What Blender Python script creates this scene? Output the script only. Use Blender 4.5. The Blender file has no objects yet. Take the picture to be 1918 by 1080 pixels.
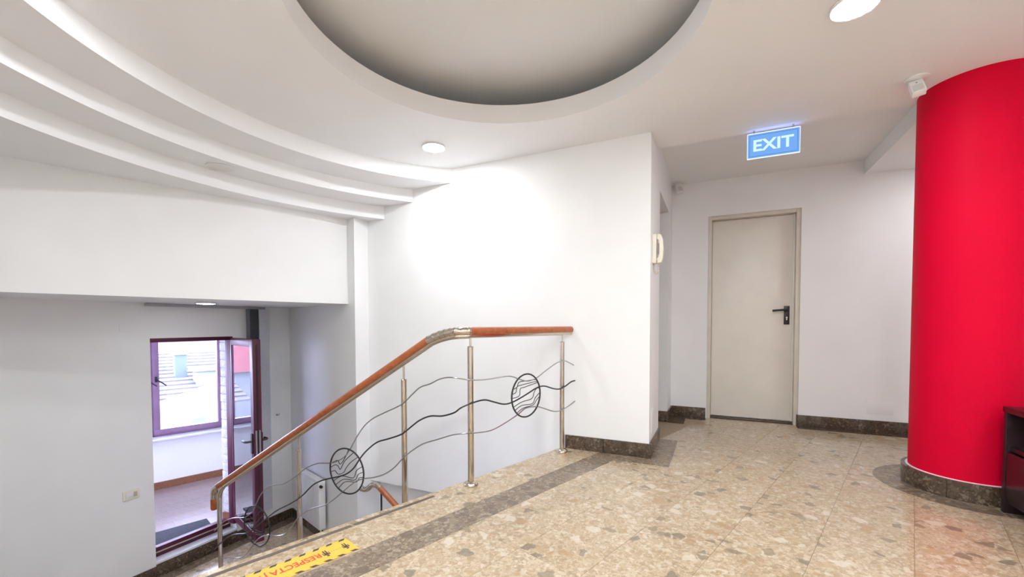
import bpy, bmesh, math, random
from mathutils import Vector, Matrix

scene = bpy.context.scene
COL = scene.collection
random.seed(7)
pi = math.pi

# ------------------------------------------------------------------ camera
cam_data = bpy.data.cameras.new('camera')
cam = bpy.data.objects.new('camera', cam_data)
COL.objects.link(cam)
cam_data.sensor_width = 36.0
cam_data.lens = 802.3 / 1918 * 36.0
cam_data.shift_y = 91.9 / 1918
cam_data.clip_start = 0.02
cam_data.clip_end = 300
YAW, PITCH, ROLL = math.radians(25.44), math.radians(-1.77), math.radians(-0.12)
fw = Vector((-math.sin(YAW) * math.cos(PITCH), math.cos(YAW) * math.cos(PITCH), math.sin(PITCH)))
rt = Vector((math.cos(YAW), math.sin(YAW), 0))
up = rt.cross(fw)
r2 = rt * math.cos(ROLL) + up * math.sin(ROLL)
u2 = up * math.cos(ROLL) - rt * math.sin(ROLL)
m = Matrix((r2, u2, -fw)).transposed().to_4x4()
m.translation = Vector((0, 0, 1.0))
cam.matrix_world = m
scene.camera = cam

# ------------------------------------------------------------------ world (overcast daylight), exposure
world = bpy.data.worlds.new('world')
scene.world = world
world.use_nodes = True
wn = world.node_tree.nodes
wn['Background'].inputs[0].default_value = (0.64, 0.69, 1.0, 1)
wn['Background'].inputs[1].default_value = 12.0
scene.view_settings.view_transform = 'Standard'
scene.view_settings.look = 'None'
scene.view_settings.gamma = 1.0
scene.view_settings.use_curve_mapping = False
scene.view_settings.exposure = 1.14
LAMP = 118.0            # radiance of the ceiling downlights

# ------------------------------------------------------------------ the building's two grids
# grid A: x, y.  grid B: turned by 17.7 degrees; n across, e along.
TH = math.radians(17.7)
CN, SN = math.cos(TH), math.sin(TH)
def B(n, e, z=0.0):
    return Vector((n * CN + e * SN, -n * SN + e * CN, z))
def toB(x, y):
    return (x * CN - y * SN, x * SN + y * CN)
# the sunroom windows guide the daylight (portals only, they give off no light themselves)
for pn, pe, pw, pa in ((-7.30, 0.30, 2.75, -TH - pi / 2), (-6.1, -1.20, 2.1, -TH)):
    pd = bpy.data.lights.new('window_portal', 'AREA')
    pd.shape = 'RECTANGLE'; pd.size = pw; pd.size_y = 1.42
    pd.cycles.is_portal = True
    po = bpy.data.objects.new('window_portal', pd); COL.objects.link(po)
    po.location = B(pn, pe, 0.23); po.rotation_euler = (pi / 2, 0, pa)

# ------------------------------------------------------------------ materials
MATS = {}
def new_mat(name):
    mt = bpy.data.materials.new(name); mt.use_nodes = True
    MATS[name] = mt
    nt = mt.node_tree
    return mt, nt, nt.nodes['Principled BSDF']
def N(nt, typ, **kw):
    nd = nt.nodes.new(typ)
    for k, v in kw.items(): setattr(nd, k, v)
    return nd
def L(nt, a, b): nt.links.new(a, b)
def ramp(nt, fac, stops, interp='LINEAR'):
    r = N(nt, 'ShaderNodeValToRGB'); r.color_ramp.interpolation = interp
    els = r.color_ramp.elements
    while len(els) < len(stops): els.new(0.5)
    for el, (p, c) in zip(els, stops):
        el.position = p; el.color = (*c, 1)
    L(nt, fac, r.inputs[0]); return r.outputs[0]
def mix(nt, fac, a, b, blend='MIX'):
    mx = N(nt, 'ShaderNodeMix', data_type='RGBA', blend_type=blend)
    for s, v in ((mx.inputs[0], fac), (mx.inputs[6], a), (mx.inputs[7], b)):
        if hasattr(v, 'links'): L(nt, v, s)
        elif isinstance(v, tuple): s.default_value = (*v, 1)
        else: s.default_value = v
    return mx.outputs[2]
def math_n(nt, op, a, b=0.0):
    mn = N(nt, 'ShaderNodeMath', operation=op)
    for s, v in ((mn.inputs[0], a), (mn.inputs[1], b)):
        if hasattr(v, 'links'): L(nt, v, s)
        else: s.default_value = v
    return mn.outputs[0]
def bump(nt, bsdf, h, strength, dist=0.002):
    bp = N(nt, 'ShaderNodeBump'); bp.inputs['Strength'].default_value = strength; bp.inputs['Distance'].default_value = dist
    L(nt, h, bp.inputs['Height']); L(nt, bp.outputs[0], bsdf.inputs['Normal'])
def simple(name, col, rough=0.5, metal=0.0, var=0.04, scale=8.0, bmp=0.0, bscale=200.0, spec=0.5, coat=0.0, det=3):
    mt, nt, bs = new_mat(name)
    g = N(nt, 'ShaderNodeNewGeometry')
    nz = N(nt, 'ShaderNodeTexNoise'); nz.inputs['Scale'].default_value = scale; nz.inputs['Detail'].default_value = det
    L(nt, g.outputs['Position'], nz.inputs['Vector'])
    a = tuple(c * (1 - var) for c in col); b = tuple(min(1, c * (1 + var)) for c in col)
    L(nt, ramp(nt, nz.outputs[0], [(0.35, a), (0.65, b)]), bs.inputs['Base Color'])
    bs.inputs['Roughness'].default_value = rough; bs.inputs['Metallic'].default_value = metal
    bs.inputs['Specular IOR Level'].default_value = spec
    if coat: bs.inputs['Coat Weight'].default_value = coat; bs.inputs['Coat Roughness'].default_value = 0.1
    if bmp:
        n2 = N(nt, 'ShaderNodeTexNoise'); n2.inputs['Scale'].default_value = bscale; n2.inputs['Detail'].default_value = 3
        L(nt, g.outputs['Position'], n2.inputs['Vector'])
        bump(nt, bs, n2.outputs[0], bmp)
    return mt
def emit(name, col, strength):
    mt = bpy.data.materials.new(name); mt.use_nodes = True; nt = mt.node_tree
    nt.nodes.clear()
    em = N(nt, 'ShaderNodeEmission'); em.inputs[0].default_value = (*col, 1); em.inputs[1].default_value = strength
    out = N(nt, 'ShaderNodeOutputMaterial'); L(nt, em.outputs[0], out.inputs[0])
    MATS[name] = mt; return mt
def glass(name, tint=(1, 1, 1), ior=1.5, gain=1.0):
    mt = bpy.data.materials.new(name); mt.use_nodes = True; nt = mt.node_tree; nt.nodes.clear()
    tr = N(nt, 'ShaderNodeBsdfTransparent'); tr.inputs[0].default_value = (*tint, 1)
    gl = N(nt, 'ShaderNodeBsdfGlossy'); gl.inputs['Roughness'].default_value = 0.0
    fr = N(nt, 'ShaderNodeFresnel'); fr.inputs[0].default_value = ior
    f2 = math_n(nt, 'MULTIPLY', fr.outputs[0], gain)
    cl = N(nt, 'ShaderNodeClamp'); L(nt, f2, cl.inputs[0])
    ms = N(nt, 'ShaderNodeMixShader'); L(nt, cl.outputs[0], ms.inputs[0]); L(nt, tr.outputs[0], ms.inputs[1]); L(nt, gl.outputs[0], ms.inputs[2])
    out = N(nt, 'ShaderNodeOutputMaterial'); L(nt, ms.outputs[0], out.inputs[0])
    MATS[name] = mt; return mt

def stone(name, base_lo, base_hi, chips_mid, chips_big, rough, scale_k=1.0, mid_pick=0.45, big_pick=0.72):
    """breccia marble: angular chips of three sizes in a fine matrix; every slab cut from another place of the block"""
    mt, nt, bs = new_mat(name)
    g = N(nt, 'ShaderNodeNewGeometry'); oi = N(nt, 'ShaderNodeObjectInfo')
    off = N(nt, 'ShaderNodeVectorMath', operation='SCALE'); off.inputs[0].default_value = (13.7, 9.1, 5.3)
    L(nt, math_n(nt, 'MULTIPLY', oi.outputs['Random'], 9.0), off.inputs['Scale'])
    ad = N(nt, 'ShaderNodeVectorMath', operation='ADD'); L(nt, g.outputs['Position'], ad.inputs[0]); L(nt, off.outputs[0], ad.inputs[1])
    nz = N(nt, 'ShaderNodeTexNoise'); nz.inputs['Scale'].default_value = 22 * scale_k; nz.inputs['Detail'].default_value = 3
    L(nt, ad.outputs[0], nz.inputs['Vector'])
    sub = N(nt, 'ShaderNodeVectorMath', operation='SUBTRACT'); L(nt, nz.outputs['Color'], sub.inputs[0]); sub.inputs[1].default_value = (0.5, 0.5, 0.5)
    scl = N(nt, 'ShaderNodeVectorMath', operation='SCALE'); L(nt, sub.outputs[0], scl.inputs[0]); scl.inputs['Scale'].default_value = 0.042 / scale_k
    pos = N(nt, 'ShaderNodeVectorMath', operation='ADD'); L(nt, ad.outputs[0], pos.inputs[0]); L(nt, scl.outputs[0], pos.inputs[1])
    P = pos.outputs[0]
    def voro(s, feature, rnd=1.0):
        v = N(nt, 'ShaderNodeTexVoronoi', feature=feature); v.inputs['Scale'].default_value = s * scale_k
        v.inputs['Randomness'].default_value = rnd
        L(nt, P, v.inputs['Vector']); return v
    fine = N(nt, 'ShaderNodeTexNoise'); fine.inputs['Scale'].default_value = 70 * scale_k; fine.inputs['Detail'].default_value = 6; fine.inputs['Roughness'].default_value = 0.7
    L(nt, ad.outputs[0], fine.inputs['Vector'])
    col = ramp(nt, fine.outputs[0], [(0.36, base_lo), (0.6, base_hi)])
    for s, pick, edge, stops, amt in ((120, 0.25, 0.02, chips_mid, 0.5), (62, 0.5, 0.03, chips_mid, 0.6), (33, mid_pick + 0.15, 0.03, chips_mid, 0.62), (13, big_pick, 0.05, chips_big, 0.7)):
        v = voro(s, 'F1'); d = voro(s, 'DISTANCE_TO_EDGE')
        sp = N(nt, 'ShaderNodeSeparateColor'); L(nt, v.outputs['Color'], sp.inputs[0])
        k = len(stops)
        cc = ramp(nt, sp.outputs[1], [((i + 0.0) / k, c) for i, c in enumerate(stops)], 'CONSTANT')
        sel = math_n(nt, 'GREATER_THAN', sp.outputs[0], pick)
        ed = N(nt, 'ShaderNodeMapRange'); ed.inputs[1].default_value = edge; ed.inputs[2].default_value = edge * 2.2
        L(nt, d.outputs['Distance'], ed.inputs[0])
        msk = math_n(nt, 'MULTIPLY', sel, ed.outputs[0])
        msk = math_n(nt, 'MULTIPLY', msk, amt)
        col = mix(nt, msk, col, cc)
    big = N(nt, 'ShaderNodeTexNoise'); big.inputs['Scale'].default_value = 2.3; L(nt, ad.outputs[0], big.inputs['Vector'])
    tint = ramp(nt, big.outputs[0], [(0.3, (0.93, 0.9, 0.86)), (0.7, (1.0, 1.0, 1.0))])
    col = mix(nt, 1.0, col, tint, 'MULTIPLY')
    L(nt, col, bs.inputs['Base Color'])
    bs.inputs['Roughness'].default_value = rough
    bs.inputs['Specular IOR Level'].default_value = 0.45
    return mt

WHITE = simple('white_paint', (0.89, 0.89, 0.89), 0.62, var=0.012, scale=3, det=1)
CEILP = simple('ceiling_paint', (0.915, 0.915, 0.92), 0.75, var=0.01, scale=2, det=1)
RED = simple('red_paint', (0.68, 0.0, 0.03), 0.55, var=0.03, scale=3, bmp=0.25, bscale=220, spec=0.1)
BEIGE = stone('beige_breccia', (0.42, 0.318, 0.205), (0.545, 0.435, 0.305),
              [(0.59, 0.49, 0.36), (0.40, 0.288, 0.175), (0.51, 0.395, 0.268), (0.65, 0.57, 0.45), (0.34, 0.26, 0.172)],
              [(0.23, 0.185, 0.13), (0.41, 0.27, 0.15), (0.68, 0.60, 0.485), (0.17, 0.145, 0.11), (0.47, 0.35, 0.21)], 0.16, 1.3, 0.4, 0.82)
DARK = stone('dark_marble', (0.055, 0.036, 0.025), (0.11, 0.078, 0.055),
             [(0.075, 0.05, 0.036), (0.14, 0.10, 0.07), (0.045, 0.03, 0.022), (0.27, 0.21, 0.15), (0.095, 0.064, 0.043)],
             [(0.05, 0.035, 0.025), (0.12, 0.083, 0.06), (0.04, 0.028, 0.021), (0.095, 0.07, 0.053)], 0.18, 1.15, 0.5, 0.6)
BAND = stone('brown_marble', (0.17, 0.125, 0.085), (0.26, 0.20, 0.145),
             [(0.22, 0.165, 0.115), (0.33, 0.26, 0.185), (0.14, 0.105, 0.075), (0.42, 0.35, 0.26), (0.19, 0.14, 0.10)],
             [(0.15, 0.115, 0.085), (0.27, 0.205, 0.14), (0.13, 0.10, 0.08), (0.22, 0.17, 0.12)], 0.2, 1.15, 0.5, 0.6)
GROUT = simple('grout', (0.36, 0.27, 0.18), 0.8, var=0.1, scale=30)
GRIP = simple('grip_strip_grey', (0.13, 0.105, 0.085), 0.75, var=0.12, scale=90)
CHROME = simple('polished_steel', (0.60, 0.535, 0.455), 0.14, 1.0, var=0.05, scale=5)
STEELW = simple('grey_steel_rod', (0.42, 0.42, 0.43), 0.28, 1.0, var=0.05, scale=9)
BLACKM = simple('black_iron', (0.018, 0.016, 0.018), 0.38, 0.0, var=0.1, scale=20, spec=0.6)
CREAM = simple('cream_lacquer', (0.83, 0.79, 0.715), 0.36, var=0.02, scale=5, bmp=0.05, bscale=90)
CREAMD = simple('cream_frame_lacquer', (0.70, 0.65, 0.56), 0.45, var=0.04, scale=9)
BLACKP = simple('black_plastic', (0.018, 0.010, 0.012), 0.35, var=0.1, scale=30)
IVORY = simple('ivory_plastic', (0.83, 0.79, 0.68), 0.35, var=0.02, scale=20)
WPLAST = simple('white_plastic', (0.82, 0.80, 0.78), 0.4, var=0.02, scale=20)
LENS = simple('frosted_lens', (0.60, 0.61, 0.58), 0.5, var=0.03, scale=60)
BURG = simple('burgundy_frame_lacquer', (0.085, 0.007, 0.03), 0.38, var=0.08, scale=12, spec=0.5)
PURP = simple('mauve_window_lacquer', (0.25, 0.14, 0.22), 0.35, var=0.08, scale=10)
SILLW = simple('white_sill', (0.80, 0.80, 0.83), 0.3, var=0.02, scale=6)
RADW = simple('white_enamel', (0.80, 0.80, 0.79), 0.3, var=0.01, scale=6)
BRICKW = simple('whitewashed_brick', (0.62, 0.60, 0.60), 0.85, var=0.12, scale=25, bmp=0.6, bscale=60)
MORT = simple('mortar', (0.50, 0.48, 0.48), 0.9, var=0.1, scale=40)
VANED = simple('grey_blind_fabric', (0.19, 0.19, 0.215), 0.8, var=0.05, scale=60)
VANEL = simple('pale_blind_fabric', (0.55, 0.56, 0.60), 0.8, var=0.05, scale=60)
MATG = simple('grey_mat_fibre', (0.055, 0.058, 0.07), 0.95, var=0.3, scale=120, bmp=0.6, bscale=400)
DWOOD = simple('dark_wenge', (0.022, 0.010, 0.014), 0.3, var=0.25, scale=14)
YELL = simple('yellow_vinyl', (0.87, 0.51, 0.07), 0.4, var=0.03, scale=30)
INKR = simple('red_print', (0.70, 0.055, 0.035), 0.45, var=0.05, scale=60)
INKB = simple('black_print', (0.05, 0.045, 0.04), 0.5, var=0.1, scale=60)
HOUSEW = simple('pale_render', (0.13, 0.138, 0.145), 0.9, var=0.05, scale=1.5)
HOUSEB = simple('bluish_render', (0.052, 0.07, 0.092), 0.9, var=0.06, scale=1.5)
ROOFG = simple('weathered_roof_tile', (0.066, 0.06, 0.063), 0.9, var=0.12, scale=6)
ROOFR = simple('red_roof_tile', (0.11, 0.024, 0.028), 0.9, var=0.15, scale=5)
BARK = simple('grey_bark', (0.05, 0.045, 0.045), 0.9, var=0.1, scale=20)
PANE = glass('window_glass', (0.97, 0.98, 1.0), 1.5, 1.0)
DPANE = glass('door_glass', (0.86, 0.86, 0.92), 1.7, 2.0)
TRACKG = simple('grey_track', (0.42, 0.40, 0.43), 0.5)
LAMPM = emit('lamp_diffuser', (0.92, 0.962, 1.0), LAMP)
LAMPC = emit('corridor_fill_diffuser', (0.92, 0.962, 1.0), LAMP * 0.4)
LAMPD = emit('dim_lamp_diffuser', (0.92, 0.962, 1.0), LAMP * 0.15)
SIGNB = emit('sign_blue', (0.19, 0.42, 0.90), 0.47)
SIGNL = emit('sign_letters', (0.66, 0.93, 0.95), 0.5)
SIGNT = emit('sign_ceiling_glow', (0.22, 0.36, 1.0), 2.5)
SIGNE = emit('sign_edge', (0.62, 0.72, 1.0), 0.7)

def wood(name, c1, c2, rough, axis_scale, spec=0.5):
    mt, nt, bs = new_mat(name)
    tc = N(nt, 'ShaderNodeTexCoord'); mp = N(nt, 'ShaderNodeMapping'); mp.inputs['Scale'].default_value = axis_scale
    L(nt, tc.outputs['Object'], mp.inputs[0])
    nz = N(nt, 'ShaderNodeTexNoise'); nz.inputs['Scale'].default_value = 3; nz.inputs['Detail'].default_value = 6; nz.inputs['Roughness'].default_value = 0.65
    L(nt, mp.outputs[0], nz.inputs['Vector'])
    L(nt, ramp(nt, nz.outputs[0], [(0.3, c1), (0.7, c2)]), bs.inputs['Base Color'])
    bs.inputs['Roughness'].default_value = rough; bs.inputs['Specular IOR Level'].default_value = spec
    return mt
RAILW = wood('mahogany_handrail', (0.33, 0.085, 0.025), (0.50, 0.155, 0.055), 0.3, (9, 9, 9))
PARQ = wood('laminate_floor', (0.24, 0.17, 0.145), (0.34, 0.255, 0.225), 0.3, (2, 26, 2), 0.9)
SKIRTW = wood('wooden_skirting', (0.20, 0.075, 0.035), (0.29, 0.125, 0.06), 0.35, (2, 20, 8))

# ------------------------------------------------------------------ helpers
def tag(o, label=None, cat=None, group=None, kind=None):
    if label: o['label'] = label
    if cat: o['category'] = cat
    if group: o['group'] = group
    if kind: o['kind'] = kind
    return o
def link(o, parent=None):
    COL.objects.link(o)
    if parent is not None: o.parent = parent
    return o
def empty(name, loc=(0, 0, 0), rz=0.0, parent=None):
    o = bpy.data.objects.new(name, None); o.empty_display_size = 0.05
    o.location = loc; o.rotation_euler = (0, 0, rz)
    return link(o, parent)
class MB:
    """collects faces and makes one mesh object of them"""
    def __init__(s): s.v = []; s.f = []; s.sm = []
    def add(s, vs, fs, smooth=False):
        k = len(s.v); s.v += [tuple(p) for p in vs]
        s.f += [tuple(i + k for i in f) for f in fs]; s.sm += [smooth] * len(fs)
        return s
    def box(s, x0, x1, y0, y1, z0, z1, M=None):
        vs = [Vector((x, y, z)) for z in (z0, z1) for y in (y0, y1) for x in (x0, x1)]
        if M is not None: vs = [M @ p for p in vs]
        return s.add(vs, [(0, 2, 3, 1), (4, 5, 7, 6), (0, 1, 5, 4), (2, 6, 7, 3), (1, 3, 7, 5), (0, 4, 6, 2)])
    def prism(s, poly, z0, z1, M=None):
        a = sum(poly[i][0] * poly[(i + 1) % len(poly)][1] - poly[(i + 1) % len(poly)][0] * poly[i][1] for i in range(len(poly)))
        if a < 0: poly = poly[::-1]
        k = len(poly)
        vs = [Vector((p[0], p[1], z0)) for p in poly] + [Vector((p[0], p[1], z1)) for p in poly]
        if M is not None: vs = [M @ p for p in vs]
        fs = [tuple(range(k))[::-1], tuple(range(k, 2 * k))] + [(i, (i + 1) % k, (i + 1) % k + k, i + k) for i in range(k)]
        return s.add(vs, fs)
    def tube(s, pts, r, seg=10, caps=True, radii=None):
        pts = [Vector(p) for p in pts]; k = len(pts)
        tans = []
        for i in range(k):
            t = pts[min(i + 1, k - 1)] - pts[max(i - 1, 0)]
            tans.append(t.normalized() if t.length > 1e-9 else Vector((0, 0, 1)))
        nrm = Vector((0, 0, 1)).cross(tans[0])
        if nrm.length < 1e-3: nrm = Vector((1, 0, 0)).cross(tans[0])
        nrm.normalize(); vs = []
        for i in range(k):
            t = tans[i]; nrm = (nrm - t * nrm.dot(t)); nrm.normalize(); bn = t.cross(nrm)
            rr = radii[i] if radii else r
            for j in range(seg):
                a = 2 * pi * j / seg
                vs.append(pts[i] + (nrm * math.cos(a) + bn * math.sin(a)) * rr)
        fs = [(i * seg + j, i * seg + (j + 1) % seg, (i + 1) * seg + (j + 1) % seg, (i + 1) * seg + j) for i in range(k - 1) for j in range(seg)]
        s.add(vs, fs, True)
        if caps:
            b = len(s.v) - len(vs)
            s.f += [tuple(b + j for j in range(seg))[::-1], tuple(b + (k - 1) * seg + j for j in range(seg))]; s.sm += [False, False]
        return s
    def lathe(s, prof, c, seg=32, M=None, a0=0.0, a1=2 * pi, smooth=True):
        full = abs(a1 - a0 - 2 * pi) < 1e-6; k = seg if full else seg + 1
        vs = []
        for r, z in prof:
            for j in range(k):
                a = a0 + (a1 - a0) * j / seg
                p = Vector((r * math.cos(a), r * math.sin(a), z))
                if M is not None: p = M @ p
                vs.append(p + Vector(c))
        fs = []
        for i in range(len(prof) - 1):
            for j in range(seg):
                j2 = (j + 1) % k
                fs.append((i * k + j, i * k + j2, (i + 1) * k + j2, (i + 1) * k + j))
        return s.add(vs, fs, smooth)
    def build(s, name, mat, parent=None, bevel=0.0, at=None, rz=0.0, recalc=True):
        me = bpy.data.meshes.new(name); me.from_pydata(s.v, [], s.f); me.update()
        me.polygons.foreach_set('use_smooth', s.sm)
        if recalc or bevel:
            bm = bmesh.new(); bm.from_mesh(me)
            bmesh.ops.recalc_face_normals(bm, faces=bm.faces)
            if bevel:
                es = [e for e in bm.edges if len(e.link_faces) == 2 and e.calc_face_angle(0) > 0.6]
                bmesh.ops.bevel(bm, geom=es, offset=bevel, segments=2, affect='EDGES', profile=0.6, clamp_overlap=True)
            bm.to_mesh(me); bm.free()
        me.set_sharp_from_angle(angle=0.7)
        me.materials.append(mat)
        o = bpy.data.objects.new(name, me)
        if at is not None: o.location = at
        o.rotation_euler = (0, 0, rz)
        return link(o, parent)
def clip(poly, a, b, c):
    """keep a*x+b*y+c >= 0"""
    out = []
    for i in range(len(poly)):
        p, q = poly[i], poly[(i + 1) % len(poly)]
        dp, dq = a * p[0] + b * p[1] + c, a * q[0] + b * q[1] + c
        if dp >= 0: out.append(p)
        if dp * dq < 0:
            t = dp / (dp - dq); out.append((p[0] + t * (q[0] - p[0]), p[1] + t * (q[1] - p[1])))
    return out
def smooth_path(pts, k=4):
    pts = [Vector(p) for p in pts]; out = []
    for i in range(len(pts) - 1):
        p0, p1, p2, p3 = pts[max(i - 1, 0)], pts[i], pts[i + 1], pts[min(i + 2, len(pts) - 1)]
        for j in range(k):
            t = j / k
            out.append(0.5 * ((2 * p1) + (p2 - p0) * t + (2 * p0 - 5 * p1 + 4 * p2 - p3) * t * t + (3 * p1 - p0 - 3 * p2 + p3) * t ** 3))
    out.append(pts[-1]); return out
def bezier(a, b, c, d, k=12):
    a, b, c, d = map(Vector, (a, b, c, d))
    return [a * (1 - t) ** 3 + b * 3 * t * (1 - t) ** 2 + c * 3 * t * t * (1 - t) + d * t ** 3 for t in (i / k for i in range(k + 1))]
def S(o, label): return tag(o, label, None, None, 'structure')
MBt = Matrix.Rotation(-TH, 4, 'Z')          # grid B: local x = n, local y = e

# ================================================================== STRUCTURE
YW, XC, YB, YD = 3.30, -0.44, 4.98, 5.07      # long wall, its end corner, corridor end wall, cream door leaf
ZL, ZS = -1.41, -1.20                         # lower hall floor, sunroom floor
XD = -4.80                                    # wall with the glass door
NE = -2.07                                    # landing edge (grid B)
CX, CY = -0.95, 1.855                         # centre of the round ceiling
ZC = 2.40
def edge_x(y, n=NE): return (n + SN * y) / CN

# ---- landing floor: bed, then slabs one by one
floor = MB().prism([(edge_x(YW), YW), (edge_x(0.1), 0.1), (-2.142, 0.1), (-2.142, -3.2), (2.6, -3.2), (2.6, 5.2), (XC - 0.2, 5.2), (XC - 0.2, YW)], -0.16, -0.004).build('floor', GROUT)
S(floor, 'upper landing floor of polished beige breccia slabs')
REG_S = [(0, -1, YW), (1, 0, 2.142), (-1, 0, 2.6), (0, 1, 3.2)]
REG_N = [(0, 1, -YW), (1, 0, -XC + 0.0), (-1, 0, 2.6), (0, -1, 5.14)]
def slab(name, n0, n1, e0, e1, mat, z1=0.0, regs=(REG_S, REG_N), g=0.0007, parent=floor):
    q = [B(n0 + g, e0 + g), B(n1 - g, e0 + g), B(n1 - g, e1 - g), B(n0 + g, e1 - g)]
    q = [(p.x, p.y) for p in q]; mb = MB()
    for rg in regs:
        c = q
        for h in rg:
            c = clip(c, *h)
            if len(c) < 3: break
        if len(c) >= 3: mb.prism(c, -0.02, z1)
    if mb.v: return mb.build(name, mat, parent)
TW, TL = 0.3225, 0.645
for i in range(0, 15):
    n0 = -1.59 + TW * i
    for j in range(-7, 12):
        e0 = 0.10 + TL * j
        c = B(n0 + TW / 2, e0 + TL / 2)
        slab('floor_slab', n0, n0 + TW, e0, e0 + TL, BEIGE)
for j in range(-3, 6):
    slab('band_slab', -1.772, -1.59, 0.42 + 0.645 * j, 0.42 + 0.645 * (j + 1), BAND, regs=(REG_S,))
    slab('edge_slab', NE, -1.772, 0.35 + 0.645 * j, 0.35 + 0.645 * (j + 1), BEIGE, regs=(REG_S,))
# inlaid dark borders at the foot of the walls
def border(x0, x1, y0, y1):
    MB().box(x0, x1, y0, y1, -0.01, 0.0009).build('border_slab', DARK if y0 > 4.5 else BAND, floor)
border(-0.735, -0.285, 3.145, YW); border(XC, -0.282, YW, 3.90)
border(XC, -0.28, 4.60, 4.97); border(-0.28, -0.085, 4.86, 4.97)
border(0.72, 1.6, 4.84, 4.97); border(1.6, 2.59, 4.84, 4.97); border(-0.08, 0.737, 5.0, 5.06)
COLX, COLY, COLR = 1.39, 3.508, 0.270
for k in range(6):
    MB().lathe([(COLR + 0.03, 0.001), (COLR + 0.172, 0.001)], (COLX, COLY, 0), 8, a0=k * pi / 3 + .5, a1=(k + 1) * pi / 3 + .495, smooth=False).build('ring_slab', BAND, floor)
# grip strips let into the step edge
for a, b in ((-0.6, 0.985), (1.0, 1.49)):
    MB().box(NE + 0.036, NE + 0.06, a, b, -0.008, 0.0012, MBt).build('grip_strip', GRIP, floor)

# ---- block under the landing, flights of stairs, lower hall floor
base = MB().prism([(edge_x(YW) - 0.012, YW), (edge_x(0.1) - 0.012, 0.1), (-2.142, -3.2), (2.6, -3.2), (2.6, 5.2), (XC, 5.2), (XC, YW)], -3.2, -0.16).build('wall_landing_base', WHITE)
S(base, 'white plastered face below the landing edge')
stairs = empty('stairs', (-2.6, 1.2, ZL)); S(stairs, 'stone stairs going down from the landing edge')
for k in range(1, 8):
    z = -0.17625 * k
    x1a, x1b = edge_x(0.1) - 0.311 * (k - 1) - 0.013, edge_x(2.30) - 0.311 * (k - 1) - 0.013
    poly = [(x1a, 0.1), (x1b, 2.30), (x1b - 0.311, 2.30), (x1a - 0.311, 0.1)]
    st = MB().prism(poly, -3.2 if k == 1 else -2.0, z - 0.03).build('step', WHITE, stairs)
    st.matrix_parent_inverse = stairs.matrix_world.inverted(); st.parent = stairs
    poly2 = [(x1a, 0.1), (x1b, 2.31), (x1b - 0.335, 2.31), (x1a - 0.335, 0.1)]
    MB().prism(poly2, z - 0.03, z).build('tread', BEIGE, st)
for k in range(1, 8):
    z = ZL - 0.176 * k
    st = MB().box(-3.0 + 0.29 * (k - 1), -3.0 + 0.29 * k, 2.36, 3.43, -3.2, z).build('step', BEIGE, stairs)
for ch in list(stairs.children): ch.location = -stairs.location; ch.matrix_parent_inverse = Matrix.Identity(4)
lower = MB().prism([(-5.0, 0.1), (-3.0, 0.1), (-3.0, 3.62), (-3.2, 3.62), (-5.0, 3.9)], -1.6, ZL - 0.004).build('floor_lower', GROUT)
S(lower, 'stone slab floor of the lower hall')
for i in range(0, 3):
    for j in range(0, 6):
        x0, y0 = -4.8 + 0.15 + 0.62 * i, 0.1 + 0.62 * j
        q = [(x0 + .001, y0 + .001), (min(x0 + 0.62, -3.0) - .001, y0 + .001), (min(x0 + 0.62, -3.0) - .001, y0 + .619), (x0 + .001, y0 + .619)]
        q = clip(q, *(-SN, -CN, 2.0))
        if len(q) > 2: MB().prism(q, -1.45, ZL).build('floor_slab', BEIGE, lower)
for j in range(0, 4):
    MB().prism(clip([(-4.8, .1 + j * .95 + .001), (-4.651, .1 + j * .95 + .001), (-4.651, .1 + (j + 1) * .95), (-4.8, .1 + (j + 1) * .95)], -SN, -CN, 2.0), -1.45, ZL).build('border_slab', BAND, lower)

# ---- walls
w = MB().box(-3.18, XC, YW, 3.50, -0.59, 2.5)
S(w.build('wall_long', WHITE), 'long white wall beside the stairwell')
S(MB().box(-3.4, XC, 3.43, 3.55, -3.2, -0.57).box(-3.4, -3.184, 3.2, 3.55, -3.2, -0.60).build('wall_well', WHITE), 'recessed white wall low in the stairwell')
w = MB().box(-0.64, XC, 3.50, 3.86, -0.1, 2.6).box(-0.64, XC, 3.86, 4.62, 2.13, 2.6).box(-0.64, XC, 4.62, 5.10, -0.1, 2.6)
S(w.build('wall_corridor', WHITE), 'white corridor side wall with a doorless opening')
w = MB().box(-2.0, -0.64, 3.50, 3.52, 0, 2.4).box(-2.0, -0.64, 4.95, 5.1, 0, 2.4).box(-2.1, -2.0, 3.4, 5.1, 0, 2.4).box(-2.1, -.60, 3.4, 5.1, 2.36, 2.45).box(-2.1, -.64, 3.4, 5.1, -.1, 0)
S(w.build('wall_side_room', WHITE), 'white walls of the side room behind the opening')
w = MB().box(-0.7, -0.082, YB, 5.20, -0.1, 2.6).box(0.738, 2.8, YB, 5.20, -0.1, 2.6).box(-0.082, 0.738, YB, 5.20, 2.124, 2.6).box(-0.2, 0.9, 5.15, 5.3, -0.1, 2.3)
S(w.build('wall_back', WHITE), 'white end wall of the corridor around the cream door')
S(MB().box(2.6, 2.8, -3.4, 5.2, -0.1, 2.6).build('wall_right', WHITE), 'white wall of the landing room out past the column')
S(MB().box(-2.34, 2.8, -3.4, -3.2, -0.1, 2.6).build('wall_front', WHITE), 'white wall behind the landing')
S(MB().box(-2.34, -2.142, -3.2, 0.1, -0.2, 2.6).box(-6.0, -2.142, -0.1, 0.1, -2, 2.9).box(-2.2, -1.5, 0.0, 0.1, 2.03, 2.6).build('wall_left', WHITE), 'white wall closing the stairs')
p1 = B(-3.966, 2.0)
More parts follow.
